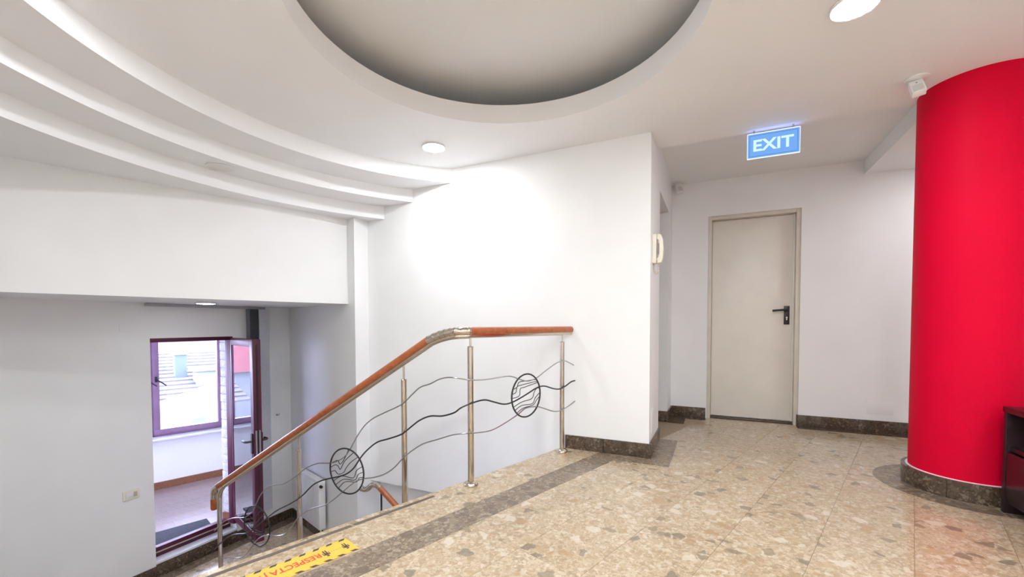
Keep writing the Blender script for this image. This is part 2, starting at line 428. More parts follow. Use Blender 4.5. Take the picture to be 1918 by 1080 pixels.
S(MB().prism([(p1.x, p1.y), (-3.18, 3.32), (-3.18, 3.52), tuple(B(-6.0, 2.35)[:2]), tuple(B(-6.0, 2.0)[:2])], -1.6, 2.6).build('wall_pier', WHITE), 'white wall and pier where the beam ends')
NB = -4.10
S(MB().box(NB - 1.6, NB, -2.2, 2.02, 1.206, 2.85, MBt).build('wall_beam', WHITE), 'deep white beam over the lower hall')
OY0, OY1, OZ1 = 2.17, 2.93, 0.87
wd = MB().box(-5.0, XD, -0.1, OY0, -1.6, 1.25).box(-5.0, XD, OY1, 3.80, -1.6, 1.25).box(-5.0, XD, OY0, OY1, OZ1, 1.25).box(-5.0, XD, OY0, OY1, -1.6, ZS - 0.085).build('wall_door_side', WHITE)
S(wd, 'white lower wall holding the burgundy glass door')
z = ZS + 0.10; k = 0
while z < OZ1 - 0.05:                                   # whitewashed bricks lining the reveal
    h = 0.088 + 0.018 * random.random()
    h = min(h, OZ1 - z)
    d0 = 0.006 + 0.008 * random.random()
    MB().box(-4.998, -4.875, OY1 - 0.012 - d0, OY1 + 0.01, z + 0.004, z + h - 0.004).build('brick', BRICKW, wd, bevel=0.004)
    z += h; k += 1
MB().box(-4.999, -4.875, OY1 - 0.01, OY1 + 0.01, ZS, OZ1).build('mortar_bed', MORT, wd)

# ---- ceilings
def ceiling_main():
    bm = bmesh.new()
    th0, th1 = math.asin((YW + 0.02 - CY) / 1.89), None
    a0 = pi - th0; a1 = pi + math.asin((CY - 0.1) / 1.89)
    out = [(XC - 0.1, YW + 0.02), (XC - 0.1, 3.635), (2.65, 3.635), (2.65, -3.25), (-2.2, -3.25), (-2.2, 0.1)]
    out += [(CX + 1.89 * math.cos(a1 + (a0 - a1) * t / 60), CY + 1.89 * math.sin(a1 + (a0 - a1) * t / 60)) for t in range(61)]
    hole = [(CX + 0.949 * math.cos(2 * pi * t / 96), CY + 0.949 * math.sin(2 * pi * t / 96)) for t in range(96)]
    es = []
    for loop in (out, hole):
        vs = [bm.verts.new((x, y, ZC)) for x, y in loop]
        es += [bm.edges.new((vs[i], vs[(i + 1) % len(vs)])) for i in range(len(vs))]
    bmesh.ops.triangle_fill(bm, use_beauty=True, use_dissolve=False, edges=es)
    r = bmesh.ops.extrude_face_region(bm, geom=list(bm.faces))
    for v in r['geom']:
        if isinstance(v, bmesh.types.BMVert): v.co.z += 0.125
    bmesh.ops.recalc_face_normals(bm, faces=bm.faces)
    me = bpy.data.meshes.new('ceiling'); bm.to_mesh(me); bm.free(); me.polygons.foreach_set('use_smooth', [True] * len(me.polygons)); me.set_sharp_from_angle(angle=0.5); me.materials.append(CEILP)
    return link(bpy.data.objects.new('ceiling', me))
ceil = S(ceiling_main(), 'white suspended ceiling with a large round opening')
S(MB().lathe([(0.0, 2.69), (1.45, 2.69), (1.45, 2.52), (1.46, 2.52), (1.46, 2.82), (0.0, 2.82)], (CX, CY, 0), 96).build('ceiling_dome', CEILP), 'recessed upper ceiling seen through the round opening')
for nm, r0, z0, z1 in (('trim_1', 1.89, 2.278, 2.46), ('trim_2', 2.20, 2.160, 2.279), ('trim_3', 2.475, 2.037, 2.161)):
    a0, a1 = math.radians(126), math.radians(251)
    mb = MB().lathe([(r0, z1), (r0, z0), (4.4, z0), (4.4, z1), (r0, z1)], (CX, CY, 0), 110, a0=a0, a1=a1)
    ob = mb.build(nm, CEILP)
    S(ob, {'trim_1': 'uppermost curved step of the white ceiling', 'trim_2': 'middle curved step of the white ceiling', 'trim_3': 'lowest curved step of the white ceiling'}[nm])
S(MB().box(XC - 0.2, 1.22, 3.62, 5.1, 2.495, 2.6).build('ceiling_corridor', CEILP), 'raised ceiling of the corridor behind the exit sign')
S(MB().box(1.215, 2.7, 3.60, 5.1, 2.367, 2.6).build('ceiling_soffit', CEILP), 'lower ceiling panel beside the red column')
S(MB().box(-6.2, 2.8, -3.4, 5.2, 2.82, 2.9).build('ceiling_slab', CEILP), 'concrete slab above the suspended ceiling')

# ---- sunroom beyond the glass door
def polyB(pts): return [tuple(B(*p)[:2]) for p in pts]
NW = -7.35
sf = MB().prism(clip(clip(polyB([(NW - .1, -1.2), (-4.0, -1.2), (-4.0, 3.2), (NW - .1, 3.2)]), -1, 0, -4.92), 0, 1, 0), -1.5, ZS - 0.003).build('floor_sunroom', GROUT)
S(sf, 'wood laminate floor of the sunroom past the door')
for i in range(0, 14):                                   # boards run along the window
    nn = NW + 0.19 * i
    for j in range(0, 4):
        e0 = -1.0 + 1.2 * j - 0.55 * (i % 2)
        q = clip(polyB([(nn + .001, e0 + .001), (nn + .189, e0 + .001), (nn + .189, e0 + 1.199), (nn + .001, e0 + 1.199)]), -1, 0, -4.965)
        q = clip(q, 0, 1, -0.6) if len(q) > 2 else q
        if len(q) > 2: MB().prism(q, ZS - 0.01, ZS).build('board', PARQ, sf)
WE0, WE1, WZ0, WZ1 = -1.06, 1.70, -0.497, 0.955  # unseen left end widened to let in more daylight
sw = MB().box(NW - .25, NW, -1.3, WE0, -1.5, 1.2, MBt).box(NW - .25, NW, WE1, 3.3, -1.5, 1.2, MBt).box(NW - .25, NW, WE0, WE1, -1.5, WZ0 - .03, MBt).box(NW - .25, NW, WE0, WE1, WZ1, 1.2, MBt)
S(sw.build('wall_sunroom', WHITE), 'white wall below the sunroom window')
S(MB().box(NW - .2, -4.2, 2.55, 2.7, -1.5, 1.2, MBt).box(NW - .2, -4.9, -1.3, -1.15, -1.5, -.48, MBt).box(NW - .2, -7.15, -1.3, -1.15, -.5, 1.2, MBt).box(NW - .2, -4.9, -1.3, -1.15, .94, 1.2, MBt).box(-5.05, -4.4, -1.3, -1.15, -1.5, 1.2, MBt).build('wall_sunroom_ends', WHITE), 'white end walls of the sunroom')
S(MB().prism(clip(polyB([(NW - .2, -1.3), (-4.0, -1.3), (-4.0, 2.7), (NW - .2, 2.7)]), -1, 0, -4.95), 1.0, 1.1).build('ceiling_sunroom', CEILP), 'white ceiling of the sunroom')
sk = MB().box(NW, NW + 0.02, -1.1, 2.5, ZS, ZS + 0.095, MBt).build('baseboard_sunroom', SKIRTW); S(sk, 'brown wooden skirting below the sunroom window')
sk = MB().box(-4.999, -4.875, OY1 - 0.03, OY1 - 0.008, ZS, ZS + 0.095).build('baseboard_reveal', SKIRTW); S(sk, 'short brown skirting at the foot of the brick reveal')

# ---- window_1
win = empty('window_1', B(NW, 0.85, WZ0), -TH); S(win, 'mauve framed sunroom window looking onto roofs')
MW = Matrix.Translation(Vector((0, -0.85, -WZ0))) @ Matrix.Translation(Vector((-NW, 0, 0)))
def wbox(mb, n0, n1, e0, e1, z0, z1): return mb.box(n0 - NW, n1 - NW, e0 - 0.85, e1 - 0.85, z0 - WZ0, z1 - WZ0)
fr = MB()
for a in ((WE0, WE1, WZ0, WZ0 + .035), (WE0, WE1, WZ1 - .04, WZ1), (WE0, WE0 + .035, WZ0, WZ1), (WE1 - .035, WE1, WZ0, WZ1), (-.045, .005, WZ0, WZ1), (0.835, 0.885, WZ0, WZ1)):
    wbox(fr, NW - .10, NW - .03, *a)
fr.build('window_frame', PURP, win, bevel=.004)
for e0, e1 in ((WE0 + .03, -.035), (-.005, .842), (.872, WE1 - .03)):
    sh = MB()
    for a in ((e0, e1, WZ0 + .025, WZ0 + .095), (e0, e1, WZ1 - .10, WZ1 - .03), (e0, e0 + .07, WZ0 + .095, WZ1 - .10), (e1 - .07, e1, WZ0 + .095, WZ1 - .10)):
        wbox(sh, NW - .095, NW - .015, *a)
    sho = sh.build('sash', PURP, win, bevel=.005)
    wbox(MB(), NW - .06, NW - .052, e0 + .068, e1 - .068, WZ0 + .09, WZ1 - .095).build('pane', PANE, sho)
    ee = e1 - .035 if e0 < .5 else e0 + .035
    sho.name = 'sash'
    hd = wbox(MB(), NW - .015, NW - .003, ee - .012, ee + .012, .24, .31)
    hd.tube([(.0, ee - .85, .275 - WZ0), (.045, ee - .85, .275 - WZ0), (.05, ee - .85 + .05, .235 - WZ0), (.05, ee - .85 + .1, .19 - WZ0)], .008, 8)
    hd.build('handle', BLACKP, sho)
wbox(MB(), NW - .04, NW + .13, WE0 - .06, WE1 + .06, WZ0 - .03, WZ0).build('sill', SILLW, win, bevel=.004)

win2 = empty('window_added', B(-6.1, -1.22, -.48), -TH); S(win2, 'unseen mauve framed side window added for daylight in the sunroom')  # out of view, added to let more daylight into the sunroom
fr = MB()
for a in ((-1.05, 1.05, 0, .08), (-1.05, 1.05, 1.34, 1.42), (-1.05, -.97, 0, 1.42), (.97, 1.05, 0, 1.42), (-.05, .05, 0, 1.42)): fr.box(a[0], a[1], -.04, .04, a[2], a[3])
fr.build('window_frame', PURP, win2, bevel=.004)
for a in ((-.98, -.04), (.04, .98)): MB().box(a[0], a[1], -.004, .004, .07, 1.35).build('pane', PANE, win2)

# ---- door_2: open burgundy glass door
d2 = empty('door_2', (XD, OY1, ZS)); S(d2, 'burgundy framed glass door standing open into the lower hall')
o = -Vector((XD, OY1, ZS))
MD = Matrix.Translation(o)
fr = MB().box(-4.97, -4.905, OY0, OY0 + .010, ZS, OZ1, MD).box(-4.875, -4.79, OY1 - .035, OY1, ZS, OZ1, MD).box(-4.875, -4.797, OY0, OY1, OZ1 - .035, OZ1 + 0.005, MD)
fr.build('door_frame', BURG, d2, bevel=.004)
MB().box(-4.97, -4.905, OY0, OY1, ZS - .065, ZS + .030, MD).build('threshold', BURG, d2, bevel=.006)
MB().box(-4.904, -4.895, OY0, OY1, ZS - .02, ZS - .006, MD).build('threshold_rail', CHROME, d2)
MB().box(-4.91, -4.790, OY0, OY1, ZS - .085, ZS - .062, MD).build('sill', SILLW, d2, bevel=.004)
lf = empty('leaf', (0.012, 0.045, 0), -TH + math.radians(0.5), d2)
LW, LT, LZ0, LZ1 = 0.765, 0.075, 0.045, OZ1 - ZS - 0.012
st = MB().box(0, .06, -LT, 0, LZ0, LZ1).box(LW - .085, LW, -LT, 0, LZ0, LZ1).box(.06, LW - .085, -LT, 0, LZ0, LZ0 + .08).box(.06, LW - .085, -LT, 0, LZ1 - .075, LZ1)
st = st.build('leaf_frame', BURG, lf, bevel=.006)
MB().box(LW - .001, LW + .004, -LT * .62, -LT * .38, LZ0 + .05, LZ1 - .05).build('edge_groove', BLACKP, lf)
MB().box(.055, LW - .08, -LT * .93, -LT * .83, LZ0 + .075, LZ1 - .07).build('pane', DPANE, lf)
bd = MB()
for x0, x1, z0, z1 in ((.06, .075, LZ0 + .08, LZ1 - .075), (LW - .10, LW - .085, LZ0 + .08, LZ1 - .075), (.075, LW - .10, LZ0 + .08, LZ0 + .095), (.075, LW - .10, LZ1 - .09, LZ1 - .075)):
    bd.box(x0, x1, -LT * .8, -LT * .3, z0, z1)
bd.build('glazing_bead', BURG, lf)
for s in (1, -1):
    y0 = 0.0 if s > 0 else -LT
    hb = MB().box(LW - .065, LW - .022, min(y0, y0 + s * .012), max(y0, y0 + s * .012), .93, 1.13)
    hb.tube([(LW - .043, y0, 1.05), (LW - .043, y0 + s * .055, 1.05), (LW - .06, y0 + s * .062, 1.05), (LW - .14, y0 + s * .062, 1.045)], .011, 8)
    hb.build('handle', BLACKP, lf, bevel=0)
MB().box(LW - .001, LW + .003, -LT * .8, -LT * .2, .9, 1.16).build('lock_plate', STEELW, lf)
for zz in (.2, 1.0, 1.85):
    MB().tube([(0.0, .012, zz - .05), (0.0, .012, zz + .05)], .011, 10).build('hinge', BURG, lf)

# ---- door_1: cream fire door
d1 = empty('door_1', (0.33, YD, 0)); S(d1, 'cream steel door at the end of the corridor')
MD = Matrix.Translation(-Vector((0.33, YD, 0)))
MB().box(-0.082, -0.045, YB + .002, YD + .03, 0, 2.124, MD).box(.700, .738, YB + .012, YD + .03, 0, 2.124, MD).box(-.045, .700, YB + .012, YD + .03, 2.088, 2.124, MD).build('door_frame', CREAMD, d1, bevel=.004)
leaf = MB().box(-.043, .698, YD, YD + .05, .022, 2.086, MD).build('leaf', CREAM, d1, bevel=.004)
MB().box(.684, .704, YD - .012, YD + .002, .02, 2.088, MD).build('rebate_strip', CREAM, d1, bevel=.003)
pl = MB().box(.616, .664, YD - .012, YD, .993, 1.178, MD).build('handle_plate', BLACKP, leaf, bevel=.003)
MB().tube([MD @ Vector(p) for p in ((.640, YD - .01, 1.138), (.640, YD - .05, 1.138), (.630, YD - .058, 1.138), (.59, YD - .06, 1.137), (.512, YD - .06, 1.131))], .0105, 10).build('handle', BLACKP, leaf)
MB().tube([MD @ Vector((.640, YD - .016, 1.062)), MD @ Vector((.640, YD - .010, 1.062))], .0075, 12).box(.6365, .6435, YD - .016, YD - .010, 1.038, 1.062, MD).build('keyhole', CHROME, leaf)

# ---- skirtings of dark marble
def skirt(name, label, segs, z0=0.0, h=0.108, t=0.014, M=None, mat=DARK):
    r = empty(name, (0, 0, z0)); S(r, label)
    for x0, x1, y0, y1 in segs:
        MB().box(x0, x1, y0, y1, 0.0005, h, M).build('skirting_piece', mat, r, bevel=0.0015)
    return r
skirt('baseboard_long', 'dark marble skirting at the foot of the long wall', [(-1.09, -.777, YW - .014, YW), (-.775, XC + .014, YW - .014, YW)])
skirt('baseboard_corridor', 'dark marble skirting round the corridor side wall', [(XC, XC + .014, YW, 3.855), (XC, XC + .014, 4.625, 4.965), (-.64, XC, 4.606, 4.62)])
skirt('baseboard_back', 'dark marble skirting on the corridor end wall', [(XC + .014, -.09, YB - .014, YB), (.738, 1.30, YB - .014, YB), (1.302, 2.0, YB - .014, YB), (2.002, 2.6, YB - .014, YB), (.724, .738, YB - .014, YB + .012)])
skirt('baseboard_lower', 'dark marble skirting along the lower hall wall', [(XD, XD + .014, .1, 1.1), (XD, XD + .014, 1.102, OY0 - .001), (XD, XD + .014, OY1 + .001, 3.61)], ZL)
skirt('baseboard_sill', 'dark marble riser under the glass door sill', [(XD, XD + .014, OY0, OY1)], ZL, h=.124)
skirt('baseboard_pier', 'dark marble skirting under the radiator', [(-5.66, -5.2, 1.986, 2.0), (-5.198, -4.6, 1.986, 2.0), (-4.598, -3.98, 1.986, 2.0)], ZL, M=MBt)

# ---- red column
cl = empty('column', (COLX, COLY, 0)); S(cl, 'round red painted column with a dark marble foot')
MB().lathe([(COLR, 0.10), (COLR, 2.52)], (0, 0, 0), 96).build('shaft', RED, cl)
MB().lathe([(COLR, 0.100), (COLR + .012, 0.100), (COLR + .012, .108), (COLR, .109)], (0, 0, 0), 64).build('sealant_line', SILLW, cl)
for k in range(8):
    a0 = k * pi / 4 + 0.14; a1 = a0 + pi / 4 - .006
    MB().lathe([(COLR - .02, 0), (COLR + .033, 0), (COLR + .033, .106), (COLR - .02, .106)], (0, 0, 0), 10, a0=a0, a1=a1).build('foot_piece', DARK, cl)

# ================================================================== OBJECTS
# ---- downlights
def downlight(loc, label, lit=True, r=0.086, mat=None):
    t = empty('ceiling_light', loc); tag(t, label, 'ceiling light', 'round ceiling downlights')
    MB().lathe([(r, 0.0), (r + .006, -.002), (r + .007, -.010), (r + .002, -.014), (r - .004, -.013)], (0, 0, 0), 40).build('bezel', WPLAST, t)
    MB().lathe([(r - .003, -.012), (r - .008, -.0145), (r - .03, -.0175), (0.0005, -.0185)], (0, 0, 0), 40).build('diffuser', mat or (LAMPM if lit else LAMPD), t)
    return t
downlight((-2.022, 2.822, ZC), 'lit round ceiling light beside the curved ceiling steps')
downlight((0.535, 2.385, ZC), 'lit round ceiling light at the top edge near the red column')
downlight((1.80, 4.30, 2.367), 'unseen ceiling light added behind the red column to lift the corridor', mat=LAMPC)  # hidden lamp added to brighten the corridor
for x, y in ((-2.06, 0.85), (-0.5, 0.35), (0.7, 0.75), (1.9, 1.4), (-1.5, -1.1), (0.1, -1.1), (1.7, -1.0), (-1.5, -2.5), (0.1, -2.5), (1.7, -2.5)):  # unseen; first follows the ceiling-step shadows, the rest added to even the light
    downlight((x, y, ZC), 'unseen round ceiling light added over the near part of the landing')
downlight((-4.19, 2.33, 1.206), 'dim round ceiling light in the soffit over the glass door', False, 0.075)

# ---- ceiling speaker in the middle step
t = empty('ceiling_speaker', (-3.305, 1.962, 2.160)); tag(t, 'flush white round speaker in the curved ceiling steps', 'speaker')
MB().lathe([(.088, 0), (.094, -.003), (.091, -.006), (.082, -.004)], (0, 0, 0), 40).build('rim', CEILP, t)
MB().lathe([(.084, -.0025), (.05, -.004), (0.0005, -.0045)], (0, 0, 0), 40).build('grille', WPLAST, t)

# ---- exit sign
sg = empty('exit_sign', (0.355, 3.605, 2.287)); tag(sg, 'lit blue exit sign hanging from the ceiling edge', 'sign')
MB().box(-.160, .160, -.005, .005, -.086, .086).build('panel', SIGNB, sg)
ed = MB()
for a in ((-.163, .163, -.089, -.085), (-.163, .163, .085, .089), (-.163, -.159, -.089, .089), (.159, .163, -.089, .089)): ed.box(a[0], a[1], -.007, .007, a[2], a[3])
ed.build('edge_light', SIGNE, sg)
MB().box(-.155, .155, -.006, .006, .089, .0905).build('glow_strip', SIGNT, sg)  # added glowing strip that throws the blue glow on the ceiling
ln = MB()
for a in ((-.148, .148, -.0745, -.073), (-.148, .148, .073, .0745), (-.148, -.1465, -.0745, .0745), (.1465, .148, -.0745, .0745)): ln.box(a[0], a[1], -.0062, -.005, a[2], a[3])
ln.build('border_line', INKB, sg)
def text_part(name, body, size, mat, parent, M, bold=0.0, align='CENTER', ext=0.0006, sx=1.0):
    cu = bpy.data.curves.new(name, 'FONT'); cu.body = body; cu.size = size; cu.align_x = align; cu.align_y = 'CENTER'
    cu.extrude = ext; cu.offset = bold; cu.resolution_u = 3
    ob = bpy.data.objects.new(name, cu); link(ob)
    dg = bpy.context.evaluated_depsgraph_get()
    me = bpy.data.meshes.new_from_object(ob.evaluated_get(dg)); me.name = name
    bpy.data.objects.remove(ob); me.transform(M @ Matrix.Diagonal((sx, 1, 1, 1)))
    me.materials.clear(); me.materials.append(mat)
    o2 = bpy.data.objects.new(name, me); return link(o2, parent)
text_part('lettering', 'EXIT', 0.112, SIGNL, sg, Matrix.Translation((-.003, -.0072, -.004)) @ Matrix.Rotation(pi / 2, 4, 'X'), bold=0.0026, sx=1.10)
for hx in (-.12, .12): MB().box(hx - .006, hx + .006, -.003, .003, .089, .113).build('hanger', CHROME, sg)

# ---- motion detectors
def detector(loc, rz, label, tilt=0.45, k=1.0):
    t = empty('motion_detector', loc, rz); tag(t, label, 'motion detector', 'white motion detectors')
    MB().lathe([(0.056 * k, 0), (.058 * k, -.006), (.05 * k, -.012), (.0005, -.0125)], (0, 0, 0), 36).build('base', WPLAST, t)
    MB().tube([(0, .016, -.01), (0, .020, -.03), (0, .016, -.055)], .009 * k, 10).box(-.011, .011, .004, .030, -.055, -.012).build('bracket', WPLAST, t, bevel=.002)
    M = Matrix.Translation((0, -.012, -.062)) @ Matrix.Rotation(-tilt, 4, 'X') @ Matrix.Rotation(-.18, 4, 'Y')
    hd = MB().box(-.031, .031, -.022, .02, -.048, .044, M).build('head', WPLAST, t, bevel=.006)
    MB().box(-.025, .022, -.0235, -.021, -.042, .004, M).build('lens', LENS, hd)
    MB().lathe([(.0035, 0), (.0005, .001)], (0, 0, 0), 12, M=M @ Matrix.Translation((0, -.0225, .022)) @ Matrix.Rotation(pi / 2, 4, 'X')).build('indicator', BLACKP, hd)
    return t
detector((1.022, 3.245, ZC), math.radians(-12), 'white motion detector under the ceiling beside the red column')
detector((-0.375, 4.90, 2.495), math.radians(30), 'small white motion detector in the corridor corner above the cream door', .3)

# ---- intercom
ic = empty('intercom', (XC, 3.43, 1.44)); tag(ic, 'ivory wall intercom handset on the corner of the white wall', 'intercom')
MB().box(0.0, .030, -.045, .045, .02, .235).build('wall_unit', IVORY, ic, bevel=.006)
hs = MB()
prof = [(.034, .018), (.062, .022), (.074, .055), (.079, .125), (.074, .195), (.060, .236), (.034, .240), (.030, .20), (.044, .19), (.048, .16), (.048, .09), (.044, .065), (.030, .055)]
Mx = Matrix.Translation((0, .026, 0)) @ Matrix.Rotation(pi / 2, 4, 'X')
hs.prism([(p[0], p[1]) for p in prof], 0, .052, Mx)
hs.build('handset', IVORY, ic, bevel=.006)
MB().box(.040, .046, -.0265, -.018, .085, .165).build('grip_shadow_gap', simple('grip_shade_grey', (.25, .22, .2), .6), ic)  # dark strip standing in for the shade behind the grip
pts = []
for i in range(90):
    t_ = i / 89; a = t_ * 2 * pi * 11
    z = .018 - .075 * math.sin(pi * t_); x = .026 + .018 * math.cos(2 * pi * t_ * 0.5)
    pts.append((x + .004 * math.cos(a), .0 + .004 * math.sin(a) + .012 * (t_ - .5), z))
MB().tube(pts, .0022, 6).build('cord', simple('pale_cord', (.66, .58, .5), .5), ic)

# ---- flush covers
def cover(name, loc, sx, sz, axis, label):
    mb = MB()
    if axis == 'y': mb.box(-sx, sx, -.003, 0, -sz, sz)
    else: mb.box(0, .003, -sx, sx, -sz, sz)
    ob = mb.build(name, WHITE, None, bevel=.0012, at=loc); tag(ob, label, 'cover'); return ob
cover('junction_cover', (1.37, YB, .228), .096, .060, 'y', 'flush white cover plate low on the wall beside the red column')
cover('junction_cover', (XC, 3.46, .25), .05, .09, 'x', 'flush white cover plate low on the corner of the white wall')
cover('junction_cover', (XD, 1.998, .975), .055, .04, 'x', 'flush white cover plate above and beside the glass door')

# ---- light switch
t = empty('light_switch', (XD, 1.992, -.545)); tag(t, 'ivory double light switch beside the glass door', 'switch')
MB().box(0, .008, -.062, .062, -.042, .042).build('plate', IVORY, t, bevel=.003)
MB().box(.007, .012, -.042, .016, -.022, .022).build('rocker', WPLAST, t, bevel=.002)
MB().box(.007, .0115, .018, .044, -.022, .022).build('rocker', simple('beige_plastic', (.5, .45, .36), .4), t, bevel=.002)

# ---- wall hook
t = empty('wall_hook', (XD, 3.44, -.09)); tag(t, 'small metal hook on the wall behind the open glass door', 'hook')
MB().lathe([(.012, 0), (.012, .004), (.0005, .005)], (0, 0, 0), 14, M=Matrix.Rotation(pi / 2, 4, 'Y')).build('rosette', STEELW, t)
MB().tube([(0, 0, 0), (.03, 0, -.004), (.042, 0, .004), (.044, 0, .02)], .004, 8).build('prong', STEELW, t)

# ---- vertical blind: track and bunched vanes
t = empty('vertical_blind', (XD, 2.70, 1.205)); tag(t, 'grey vertical blind bunched at the end of its ceiling track', 'blind')
MB().box(.03, .075, -.58, .57, -.028, 0).build('track', TRACKG, t, bevel=.003)
for k in range(7):
    y = .375 + .0165 * k
    v = MB().box(.012, .10, y - .0012, y + .0012, -2.25, -.03, Matrix.Translation((.055, y, 0)) @ Matrix.Rotation(math.radians(-8), 4, 'Z') @ Matrix.Translation((-.055, -y, 0)))
    v.build('vane', VANED, t)
MB().box(.104, .110, .468, .585, -2.36, -.03).build('vane', VANEL, t)
MB().tube([(.06, .592, -.03), (.06, .592, -1.7)], .003, 6).build('chain', WPLAST, t)

# ---- doormat
t = MB().prism(clip(polyB([(-5.80, -0.3), (-5.32, -0.3), (-5.32, 1.125), (-5.80, 1.125)]), -1, 0, -4.93), 0, .014).build('doormat', MATG, None, bevel=.004)
t.location.z = ZS; tag(t, 'dark grey doormat on the sunroom floor behind the door', 'doormat')

# ---- radiator on the pier wall
ra = empty('radiator', B(-4.93, 2.0, -1.215), -TH); tag(ra, 'white panel radiator on the wall beside the stairs', 'radiator')
HW, RH = .30, .53
rb = MB().box(-HW, HW, -.105, -.03, 0, RH).build('body', RADW, ra, bevel=.006)
for k in range(16):
    x = -HW + .03 + (2 * HW - .06) * (k + .5) / 16
    MB().box(x - .012, x + .012, -.1085, -.104, .04, RH - .04).build('panel_rib', RADW, rb, bevel=.0015)
for k in range(18):
    x = -HW + .03 + (2 * HW - .06) * (k + .5) / 18
    MB().box(x - .008, x + .008, -.095, -.04, RH - .001, RH + .004).build('grille_bar', RADW, rb)
MB().box(HW - .001, HW + .004, -.10, -.035, .02, RH - .01).build('side_cover', RADW, ra, bevel=.002)
MB().tube([(HW + .004, -.085, RH - .055), (HW + .03, -.085, RH - .055)], .016, 12).build('valve', BLACKP, ra)
for s in (-1, 1): MB().tube([(s * (HW - .1), -.03, .3), (s * (HW - .1), 0, .3)], .008, 8).build('bracket', RADW, ra)
MB().tube([(HW - .04, -.07, .0), (HW - .04, -.07, -.16)], .009, 10).build('pipe', RADW, ra)

# ---- floor sticker
stk = empty('floor_sticker', B(-1.853, 0.62, 0.0), -TH); tag(stk, 'yellow warning sticker on the landing edge', 'sticker')
# local x = n, local y = e ; letters read towards -e with their tops towards +n
MB().box(-.070, .070, -.62, .287, .0010, .0018).build('sheet', YELL, stk)
for s in (-1, 1):
    for k in range(15):
        y = .283 - .058 * k
        x0, x1 = (s * .070, s * .056)
        q = [(x0, y), (x1, y - .010), (x1, y - .036), (x0, y - .026)]
        MB().prism(q, .0017, .0022).build('hazard_dash', INKB, stk)
MT = Matrix.Translation((-.006, .147, .0020)) @ Matrix.Rotation(-pi / 2, 4, 'Z')
text_part('lettering', 'RESPECTA\u021aI', 0.056, INKR, stk, MT, bold=.0009, align='LEFT', ext=.0002, sx=.79)
def figure(y):
    mb = MB()
    def P(pts): mb.prism([(px * .8, y + py * .8) for px, py in pts], .0018, .0022)
    c = [(.030 + .0075 * math.cos(a), .0075 * math.sin(a)) for a in (i * pi / 6 for i in range(12))]
    P(c)
    P([(.020, -.012), (.020, .012), (-.004, .010), (-.004, -.010)])
    P([(-.004, -.010), (-.004, -.002), (-.036, -.003), (-.036, -.009)]); P([(-.004, .002), (-.004, .010), (-.036, .009), (-.036, .003)])
    P([(.019, .013), (.019, .018), (-.012, .018), (-.012, .014)]); P([(.019, -.018), (.019, -.013), (-.012, -.014), (-.012, -.018)])
    return mb.build('figure_symbol', INKB, stk)
figure(.254); figure(.167)
for k in range(5):
    y = .191 + .010 * k
    MB().box(-.0012, .0012, y - .0025, y + .0025, .0018, .0022).build('distance_dash', INKB, stk)

# ---- low shelf cabinet beside the column
cb = empty('shelf_cabinet', (1.380, 3.160, 0)); tag(cb, 'low dark wenge shelf cabinet standing against the red column', 'cabinet')
MB().box(0, .42, -.90, 0, .532, .562).build('top', DWOOD, cb, bevel=.003)
MB().box(.004, .40, -.030, -.002, .0, .532).build('side_panel', DWOOD, cb, bevel=.002)
MB().box(.004, .40, -.898, -.868, .0, .532).build('side_panel', DWOOD, cb, bevel=.002)
MB().box(.38, .395, -.87, -.03, .07, .532).build('back_panel', DWOOD, cb)
MB().box(.02, .38, -.868, -.030, .33, .352).build('shelf', DWOOD, cb, bevel=.002)
MB().box(.01, .38, -.868, -.030, .06, .085).build('bottom_panel', DWOOD, cb, bevel=.002)
MB().box(.006, .022, -.868, -.030, .085, .325).build('drawer_front', DWOOD, cb, bevel=.003)

# ---- stair railing
RY = 2.22; RN = -1.992
rl = empty('stair_railing', (-1.38, RY, 0)); tag(rl, 'wood and steel stair railing with wavy rods and rings', 'railing')
RO = -Vector((-1.38, RY, 0))
def rp(pts): return [Vector(p) + RO for p in pts]
def rz_(x): return .787 + .579 * (x + 1.837)
def hp(e, z): return B(RN, e, z)
eA = -1.012 * SN + 0; 
e_end, e_k = toB(-1.035, 3.28)[1], toB(-1.385, 2.235)[1]
H0, H1 = hp(e_end, .957), hp(e_k + .03, .957)
elbow = bezier(H1, hp(e_k - .03, .957), (-1.50, RY, .965), (-1.64, RY, rz_(-1.64)), 18)
X1 = -3.872
slope_top, slope_bot = Vector((-1.64, RY, rz_(-1.64))), Vector((X1, RY, rz_(X1)))
MB().tube(rp([H0, H0.lerp(H1, .5), H1]), .0265, 20).build('handrail', RAILW, rl)
MB().tube(rp([slope_top, slope_top.lerp(slope_bot, .5), slope_bot]), .0265, 20).build('handrail', RAILW, rl)
el = MB().tube(rp(elbow), .0262, 20)
el = el.build('elbow', CHROME, rl)
for k in range(0, 19, 2):                            # ribs of the flexible steel elbow
    p = elbow[k]; t_ = (elbow[min(k + 1, 18)] - elbow[max(k - 1, 0)]).normalized()
    MB().tube(rp([p - t_ * .004, p + t_ * .004]), .0285, 20).build('rib', CHROME, el)
dn = Vector((.501, 0, -.865)) * .031
under = [H0 + Vector((0, 0, -.026)), H1 + Vector((0, 0, -.026))] + [p + Vector((0, 0, -.028 - .004 * i / 18)) for i, p in enumerate(elbow)][1:-1] + [slope_top + dn, slope_bot + dn]
MB().tube(rp(under), .0165, 16).build('steel_rail', CHROME, rl)
